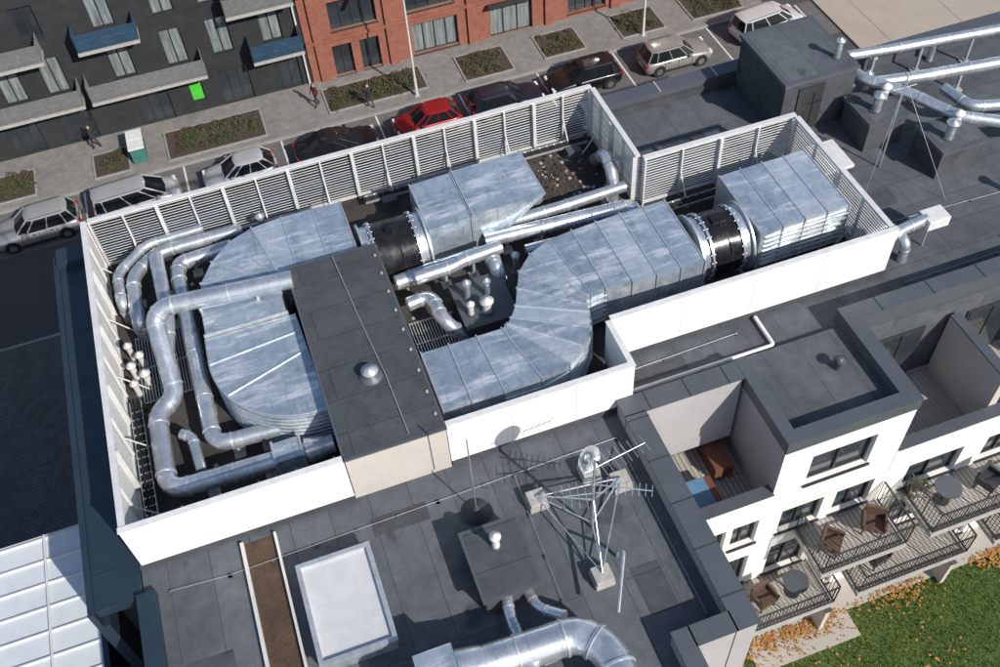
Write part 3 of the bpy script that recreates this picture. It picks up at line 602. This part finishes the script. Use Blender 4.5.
mb=MB(); duct(mb,[((10.45,18.6),(10.45,16.05)),((9.75,18.6),(9.75,16.05)),((9.05,18.6),(9.05,16.08)),((8.3,18.55),(8.35,16.12)),((7.55,18.5),(7.6,16.2)),((6.8,18.4),(7.15,16.15)),((6.15,18.1),(6.98,16.1)),((5.65,17.6),(6.93,16.0)),((5.4,17.05),(6.9,15.85)),((5.15,16.5),(6.86,15.6)),((4.9,16.15),(6.7,15.1)),((4.75,16.0),(6.3,14.6)),((4.68,15.95),(5.75,14.2)),((4.55,15.9),(4.95,14.0)),((3.85,15.9),(3.95,14.0)),((3.1,15.9),(3.1,14.0)),((2.36,15.9),(2.36,14.0))],16.3,17.7)
outer=[(7.6,16.2),(7.15,16.15),(6.98,16.1),(6.93,16.0),(6.9,15.85),(6.86,15.6),(6.7,15.1),(6.3,14.6),(5.75,14.2),(4.95,14.0),(3.95,14.0)]
for j in range(6):
    z=16.42+j*.2
    for i in range(len(outer)-1):
        a=Vector((*outer[i],z));b=Vector((*outer[i+1],z)); d=(b-a); nn=Vector((-d.y,d.x,0)).normalized(); mb.obox((a+b)/2+nn*.045,d/2,nn*.03,Vector((0,0,.018)),FLG)
mb.done("bends",DBm)
mb=MB(); fan(mb,10.6,12.2,17.25,16.9,.93); mb.done("axial_fan",DBm)
mb=MB(); duct(mb,[((12.3,18.85),(12.3,16.35)),((13.0,18.88),(13.0,16.38)),((13.7,18.9),(13.7,16.4)),((14.4,18.9),(14.4,16.4)),((15.1,18.95),(15.1,16.42))],16.3,17.75); 
for j in range(7): mb.box(12.45,15.05,16.31,16.37,16.42+j*.18,16.46+j*.18,FLG)
mb.done("intake_plenum",DBm)
# ------------------------------------------------------------ PIPES in plant area
def pipes(name,lst):
    e=empty(name)
    for i,(pts,r) in enumerate(lst):
        mb=MB(); mb.tube(pts,r,GAL2); mb.done("run_%d"%(i+1),e)
        mb=MB()
        for k in range(len(pts)-1):
            a=Vector(pts[k]);b=Vector(pts[k+1])
            if abs(a.z-b.z)<.05 and (b-a).length>1.5:
                for t in (.3,.75):
                    p=a.lerp(b,t); mb.box(p.x-.04,p.x+.04,p.y-.04,p.y+.04,RZ,p.z-r*.8,FLG); mb.box(p.x-.15,p.x+.15,p.y-.15,p.y+.15,RZ,RZ+.06,CONC)
        if mb.v: mb.done("feet_%d"%(i+1),e)
    return e
e1=pipes("insulated_pipework",[
 ([(-1.2,23.1,16.85),(-3.7,23.1,16.85),(-4.55,22.4,16.85),(-4.6,20.6,16.85),(-4.6,20.6,RZ)],.2),
 ([(-1.6,22.55,16.8),(-3.2,22.45,16.8),(-3.3,22.0,16.8),(-3.25,15.75,16.8),(-1.6,15.65,16.8)],.22),
 ([(-.2,19.25,18.15),(-3.6,19.6,18.15),(-3.95,19.5,17.9),(-3.95,17.6,16.85),(-4.5,17.2,16.85),(-4.55,14.85,16.75),(-1.3,14.75,16.75),(-.4,14.75,16.75)],.25),
 ([(-2.3,23.55,16.9),(-4.0,23.5,16.9),(-4.95,22.6,16.9),(-4.95,21.4,16.9),(-4.95,21.4,RZ)],.15),
 ([(-3.75,22.7,17.1),(-3.75,20.1,17.1),(-4.1,18.8,16.6),(-4.1,18.0,RZ+.1)],.2),
 ([(-4.0,16.4,16.8),(-3.75,16.2,16.8),(-3.7,15.2,16.7)],.14)])
mb=MB(); mb.box(-1.9,-1.15,14.45,15.05,16.4,17.08,GAL); mb.box(-1.9,-1.84,14.4,15.1,16.36,17.12,FLG); mb.box(-1.21,-1.15,14.4,15.1,16.36,17.12,FLG); mb.cyl((-1.1,14.75,16.75),(-.6,14.75,16.75),.33,GAL2,20,r2=.26); mb.done("damper_box",e1)
e2=pipes("insulated_pipework",[
 ([(2.5,19.1,17.0),(3.4,19.2,17.0),(5.3,19.3,17.0),(5.35,18.6,16.9),(5.35,18.5,RZ)],.22),
 ([(2.6,18.3,16.9),(3.3,18.4,16.9),(3.35,17.3,16.9),(4.0,17.1,RZ)],.2),
 ([(3.0,18.75,17.35),(4.1,18.8,17.35),(4.4,18.9,17.35),(5.6,19.0,17.35)],.2),
 ([(5.4,19.9,16.8),(7.6,19.75,16.8),(10.0,19.6,16.8),(10.05,19.6,RZ)],.22),
 ([(6.4,19.2,16.7),(10.6,19.0,16.7)],.15),
 ([(7.4,20.9,16.8),(7.5,21.9,16.8),(7.5,21.9,RZ)],.2),
 ([(9.9,22.3,16.4),(9.9,21.5,17.3),(9.85,20.8,17.0),(9.8,20.7,RZ)],.2),
 ([(6.2,20.4,16.75),(7.8,20.4,16.75),(10.1,20.5,16.75)],.18)])
mb=MB()
def tray(x0,y0,x1,y1,z,w=.15):
    a=Vector((x0,y0,z));b=Vector((x1,y1,z)); d=(b-a).normalized(); n=Vector((-d.y,d.x,0)); L=(b-a).length
    for s in (-1,1): mb.obox((a+b)/2+n*w*s,d*L/2,n*.008,Vector((0,0,.04)),FLG)
    for i in range(int(L/.25)): mb.obox(a+d*(i*.25+.1),d*.02,n*w,Vector((0,0,.006)),FLG)
    for k,o in enumerate((-.08,-.03,.03,.07)): mb.tube([a+n*o+Vector((0,0,.02)),b+n*o+Vector((0,0,.02))],.016,TIRE,6,False)
tray(-5.1,14.0,-5.1,18.2,RZ+.25); tray(2.6,23.3,10.0,23.3,RZ+.3); tray(7.6,15.4,15.0,15.4,RZ+.25); tray(8.2,19.4,15.0,19.5,RZ+.3); tray(2.5,16.4,4.3,16.4,RZ+.3)
mb.done("cable_tray")
mb=MB()
for (a,b,c,d) in ((-4.9,-3.4,18.2,20.6),(2.5,3.8,16.6,18.2),(5.6,6.6,14.0,14.2)):
    for i in range(int((b-a)/.08)): mb.box(a+i*.08,a+i*.08+.02,c,d,RZ+.05,RZ+.09,FLG)
    for yy in (c,(c+d)/2,d-.04): mb.box(a,b,yy,yy+.04,RZ+.03,RZ+.049,FLG)
mb.done("floor_grating")
mb=MB()
for _ in range(700):
    if random.random()<.4: x=random.gauss(8.9,.7);y=random.gauss(22.4,.6)
    else: x=random.uniform(-5.2,15.2);y=random.uniform(13.6,23.6)
    if x>7 and y<15.1 or x>10.2 and y>20 or y>23.7: continue
    s=random.uniform(.015,.05); mb.obox((x,y,RZ+.02),(s,s*.4,0),(-s*.3,s,0),(0,0,s*.4),random.choice([CONC,WOOD,WOOD,TIRE,SHRUBB]))
for (x,y) in ((-4.8,17.3),(3.1,22.9),(9.2,22.8),(14.9,19.6),(13.3,15.5)): mb.box(x,x+.45,y,y+.3,RZ+.004,RZ+.35,random.choice([FLG,GAL,COP]))
mb.done("deck_debris")
def vent(mb,x,y,z,h,r,m=GAL2,cap=True):
    mb.cyl((x,y,z),(x,y,z+h),r,m,16); mb.cyl((x,y,z),(x,y,z+.04),r*1.5,COP,16)
    if cap: mb.lathe((x,y,z+h),[(r*.6,-.02),(r*.6,.08),(r*1.5,.09),(r*1.55,.14),(r*.2,.24)],m,16)
mb=MB(); mb.box(3.9,5.35,16.95,18.6,RZ,16.75,MEM2); mb.box(3.86,5.39,16.91,18.64,16.75,16.79,COP); 
vent(mb,4.25,18.0,16.79,.5,.09); vent(mb,4.8,17.9,16.79,.45,.08); vent(mb,4.6,17.35,16.79,.3,.13,LOUV); vent(mb,4.15,17.4,16.79,.3,.08,LOUV)
mb.done("vent_plinth")
for (x,y,h,r) in ((-5.0,19.9,.5,.08),(-4.75,19.55,.4,.09),(-5.0,19.2,.45,.09),(-4.7,18.9,.35,.1),(-5.0,18.6,.4,.08),(-.6,23.3,.7,.1),(-.4,22.8,.5,.08),(6.0,18.95,.6,.09),(-4.3,13.9,.4,.1)):
    mb=MB(); vent(mb,x,y,RZ,h,r,LOUV if x<-4 else GAL2); mb.done("vent_pipe")
mb=MB(); mb.tube([(15.2,15.3,16.9),(16.4,15.6,17.0),(17.3,15.7,17.0)],.17,GAL2); mb.tube([(15.6,15.9,16.9),(16.3,16.0,16.9),(16.4,15.2,16.9),(16.4,15.2,RZ)],.14,GAL2)
mb.box(17.2,17.9,15.4,15.95,16.8,17.15,PLAST); mb.box(17.25,17.3,15.45,15.5,RZ,16.8,FLG);mb.box(17.8,17.85,15.85,15.9,RZ,16.8,FLG); mb.done("rooftop_air_conditioner",bevel=.02)
for nm,(a,b,c,d,z) in {"roof_access_block":(15.8,18.3,21.3,24.15,18.2),"chimney_block":(17.9,19.2,19.6,21.0,17.3),"chimney_block.001":(19.2,20.7,17.7,19.0,17.25)}.items():
    mb=MB(); mb.box(a,b,c,d,RZ,z-.12,MEM2); mb.box(a-.06,b+.06,c-.06,d+.06,z-.12,z,COP); mb.add([(a+.1,c+.1,z+.004),(b-.1,c+.1,z+.004),(b-.1,d-.1,z+.004),(a+.1,d-.1,z+.004)],[(0,1,2,3)],MEM); 
    if 'chim' in nm:
        vent(mb,a+.5,c+.5,z,.45,.14); vent(mb,a+1.0,c+.9,z,.35,.12,PLAST)
    else: mb.box(a+.5,a+1.4,c-.05,c-.01,RZ+.05,17.9,FRAME); vent(mb,b-.4,c+.6,z,.5,.1)
    mb.done(nm)
pipes("roof_pipe_run",[([(18.6,22.6,RZ),(18.6,22.6,17.4),(18.6,21.3,17.6),(19.6,20.2,17.5),(20.4,18.8,17.4),(22.5,17.6,17.2),(25,17.2,17.2)],.18),
 ([(18.7,22.9,17.3),(20.5,22.6,17.3),(24.5,22.1,17.3)],.17),([(19.3,21.6,17.0),(20.8,21.3,17.0),(26,20.6,17.0)],.2),([(21.0,20.3,17.2),(21.2,19.2,17.2),(24,18.6,17.0)],.18)])
mb=MB()
for (x,y) in ((18.7,21.9),(20.2,22.9),(21.5,19.9),(22.5,22.8),(19.6,22.2),(16.3,17.4),(21.0,16.2)): vent(mb,x,y,RZ,.6,.11)
mb.done("roof_vents")
mb=MB(); mb.box(16.2,17.2,19.0,20.3,RZ+.12,RZ+.24,PLAST); mb.box(16.3,17.1,19.1,20.2,RZ,RZ+.12,COP); mb.done("white_roof_hatch",bevel=.01)
mb=MB(); mb.tube([(18.0,18.8,RZ),(18.0,18.8,19.6)],.025,GAL2,8,False)
for q in ((16.6,17.6),(19.0,16.8),(18.4,20.6)): mb.tube([(18.0,18.8,19.4),(q[0],q[1],RZ)],.007,GAL2,6,False)
mb.tube([(17.6,18.8,19.2),(18.4,18.8,19.2)],.015,GAL2,6,False); mb.done("lightning_mast")
mb=MB(); mb.tube([(7.2,13.75,RZ+.1),(11.5,13.75,RZ+.1),(11.5,14.8,RZ+.1)],.06,PLAST,10,False); mb.done("white_conduit_pipe")
mb=MB(); mb.lathe((12.6,12.4,16.36),[(.12,0),(.1,.3),(.18,.32),(.05,.42)],COP); mb.done("roof_vent_cowl")
# ------------------------------------------------------------ FRONT ROOF
mb=MB(); a,b,c,d=-2.0,-.32,9.3,11.75
mb.box(a,b,c,d,RZ,16.6,GAL); mb.box(a-.05,b+.05,c-.05,c+.06,16.6,16.72,FLG); mb.box(a-.05,b+.05,d-.06,d+.05,16.6,16.72,FLG); mb.box(a-.05,a+.06,c+.06,d-.06,16.6,16.72,FLG); mb.box(b-.06,b+.05,c+.06,d-.06,16.6,16.72,FLG)
mb.add([(a+.06,c+.06,16.62),(b-.06,c+.06,16.62),(b-.06,d-.06,16.62),(a+.06,d-.06,16.62)],[(0,1,2,3)],PANEL); mb.box(b-.25,b-.05,d+.05,d+.14,16.4,16.6,FRAME); mb.done("roof_skylight")
mb=MB(); mb.box(-3.22,-3.14,6,13.1,RZ,RZ+.14,LOUV); mb.box(-2.4,-2.34,6,13.1,RZ,RZ+.14,LOUV); mb.add([(-3.14,6,RZ+.01),(-2.4,6,RZ+.01),(-2.4,13.1,RZ+.01),(-3.14,13.1,RZ+.01)],[(0,1,2,3)],RUST); scatter(mb,250,-3.1,-2.43,6,13,RZ+.015,RZ+.03,.03,SHRUBB); mb.done("rusty_roof_gutter")
mb=MB(); mb.box(1.8,3.1,9.35,11.05,RZ,16.82,MEM2); mb.box(1.72,3.18,9.27,11.13,16.82,16.9,COP); mb.add([(1.8,9.35,16.904),(3.1,9.35,16.904),(3.1,11.05,16.904),(1.8,11.05,16.904)],[(0,1,2,3)],MEM2); vent(mb,2.45,10.5,16.9,.35,.09,PLAST)
mb.done("vent_plinth")
mb=MB(); mb.lathe((2.4,11.9,RZ),[(.36,0),(.36,.05),(.1,.12),(.04,.3)],MEM2); mb.tube([(2.4,11.9,RZ+.2),(2.4,11.9,19.4)],.018,GAL2,8,False); mb.done("lightning_rod")
A=empty("tv_antenna_mast")
mb=MB(); cx,cy=4.85,10.5
mb.cyl((cx,cy,RZ),(cx,cy,19.2),.032,GAL2,10)
feet=[(3.85,11.6),(5.95,11.35),(4.55,9.2)]
for fx,fy in feet:
    mb.cyl((fx,fy,16.5),(cx,cy,17.5),.025,GAL2,8); mb.cyl((fx,fy,16.5),(cx,cy,16.4),.02,GAL2,8)
for i in range(3): p,q=feet[i],feet[(i+1)%3]; mb.cyl((p[0],p[1],16.48),(q[0],q[1],16.48),.018,GAL2,8)
mb.tube([(cx+.03,cy,18.8),(cx+.05,cy-.02,17.2),(cx+.4,cy+.4,RZ+.03),(cx+1.4,cy+1.9,RZ+.03)],.012,TIRE,6,False)
mb.done("tripod",A)
mb=MB()
for fx,fy in feet+[(5.35,11.9)]: mb.box(fx-.24,fx+.24,fy-.24,fy+.24,RZ,RZ+.16,CONC); mb.box(fx-.22,fx+.22,fy-.22,fy+.22,RZ+.165,RZ+.32,CONC)
mb.done("ballast_blocks",A,bevel=.015)
mb=MB()
def yagi(z,ang,L,n,w):
    d=Vector((math.cos(ang),math.sin(ang),0)); p=Vector((-d.y,d.x,0)); o=Vector((cx,cy,z))
    mb.cyl(o-d*.25,o+d*L,.014,GAL2,6)
    for i in range(n): c=o+d*(L*i/(n-1)); ww=w*(1-.35*i/n); mb.cyl(c-p*ww,c+p*ww,.009,GAL2,6)
yagi(18.9,.15,1.3,9,.32); yagi(18.2,-.5,1.3,10,.22); yagi(17.8,2.9,.7,5,.4)
mb.done("yagi_aerials",A)
mb=MB(); c=Vector((cx+.1,cy,19.0)); dd=Vector((.35,-.8,.45)).normalized(); u=dd.orthogonal().normalized(); w=dd.cross(u); prof=[(.14,.02),(.24,.06),(.32,.10)]; vs=[];sg=24
for r,h in prof: vs+=[c+Vector((-.1,.45,-.35))+dd*h+r*(math.cos(2*math.pi*i/sg)*u+math.sin(2*math.pi*i/sg)*w) for i in range(sg)]
vs.append(c+Vector((-.1,.45,-.35)))
fs=[(k*sg+i,k*sg+(i+1)%sg,(k+1)*sg+(i+1)%sg,(k+1)*sg+i) for k in range(2) for i in range(sg)]+[(i,(i+1)%sg,len(vs)-1) for i in range(sg)]
mb.add(vs,fs,FLG,True); mb.cyl((cx,cy,18.7),(cx,cy+.42,18.65),.02,GAL2,6); mb.cyl(c+Vector((-.1,.45,-.65)),c+Vector((-.1,.45,-.35))+dd*.4,.012,GAL2,6); mb.obox(c+Vector((-.1,.45,-.35))+dd*.4,(.03,0,0),(0,.05,0),(0,0,.03),FRAME); mb.done("satellite_dish",A)
pe=pipes("large_exhaust_pipe",[([(-.6,8.0,16.95),(.6,8.0,16.95),(3.45,7.9,16.95),(3.9,7.3,16.95),(3.9,3.5,16.95)],.40)])
mb=MB(); mb.box(-.1,.75,7.55,8.5,16.5,17.4,GAL); mb.cyl((.75,8.0,16.95),(1.3,7.98,16.95),.48,GAL2,24,r2=.42); mb.done("silencer_box",pe)
mb=MB(); mb.tube([(2.3,9.4,16.6),(2.2,8.9,16.6),(2.3,7.2,16.8),(2.4,3,16.8)],.13,GAL2); mb.tube([(2.8,9.4,16.5),(2.85,8.9,16.6),(3.3,8.4,16.9)],.12,GAL2); mb.tube([(4.4,8.0,17.0),(5.0,9.1,17.4),(5.1,9.6,16.5),(5.1,9.6,RZ)],.04,GAL2,8,False); mb.done("small_exhaust_pipes",pe)
for (x,y) in ((-1.2,8.0),(-.9,7.7),(-1.5,7.6)):
    mb=MB(); vent(mb,x,y,RZ,.5,.13); mb.done("vent_pipe")
mb=MB()
for pts in ([(-5,12.5),(-3.6,12.4),(1.6,12.5),(6.4,12.6)],[(6.4,12.6),(6.4,7.6)],[(3.6,12.5),(3.5,9)],[(7.5,14.4),(10.8,14.5)],[(16,14.4),(24,14.4)],[(16.4,16.6),(24,16.3)]):
    mb.tube([(x,y,RZ+.07) for x,y in pts],.005,FLG,6,False)
    for i in range(len(pts)-1):
        a=Vector(pts[i]);b=Vector(pts[i+1]); k=int((b-a).length)
        for j in range(k+1): p=a.lerp(b,j/max(1,k)); mb.box(p.x-.04,p.x+.04,p.y-.04,p.y+.04,RZ,RZ+.05,COP)
mb.done("lightning_conductor_wire")
mb=MB()
for (x,y,w,h,m) in ((-4.4,10.2,1.1,.8,MEM2),(.6,12.4,1.4,.5,MEM2),(4.2,12.3,.9,.6,MEM2),(5.6,8.6,.7,1.2,MEM2),(8.3,14.2,1.6,.4,MEM2),(17.0,17.6,1.4,.7,MEM2),(20.5,14.7,2.0,.6,MEM2),(13,22,1.5,1.0,MEM2)):
    mb.box(x-w/2,x+w/2,y-h/2,y+h/2,RZ-.01,RZ+.007,m)
mb.done("bitumen_repair_patches",B)
# ------------------------------------------------------------ WORLD / SUN / CAMERA
el=math.radians(36); sv=Vector((.42,-.9,0)).normalized()*math.cos(el)+Vector((0,0,math.sin(el)))
L=bpy.data.lights.new("sun",'SUN'); L.energy=5.0; L.angle=math.radians(.5); L.color=(1,.94,.85)
lo=bpy.data.objects.new("sun",L); COL.objects.link(lo); lo.rotation_euler=sv.to_track_quat('Z','Y').to_euler()
W=bpy.data.worlds.new("World"); S.world=W; W.use_nodes=True; nt=W.node_tree
sk=nt.nodes.new("ShaderNodeTexSky"); sk.sky_type='NISHITA'; sk.sun_disc=False; sk.sun_elevation=el; sk.sun_rotation=math.atan2(sv.x,sv.y)
bg=nt.nodes['Background']; nt.links.new(sk.outputs[0],bg.inputs[0]); bg.inputs[1].default_value=.13
cam=bpy.data.cameras.new("camera"); cam.lens=36.32; cam.sensor_width=36; cam.clip_end=3000; co=bpy.data.objects.new("camera",cam); COL.objects.link(co)
r=Vector((.9412,-.3336,-.0525)).normalized(); f=Vector((.1707,.6043,-.7784)); f=(f-f.dot(r)*r).normalized(); up=r.cross(f)
co.matrix_world=Matrix(((r.x,up.x,-f.x,0),(r.y,up.y,-f.y,0),(r.z,up.z,-f.z,38),(0,0,0,1)))
S.camera=co
S.view_settings.view_transform='Standard'; S.view_settings.look='None'; S.view_settings.exposure=0
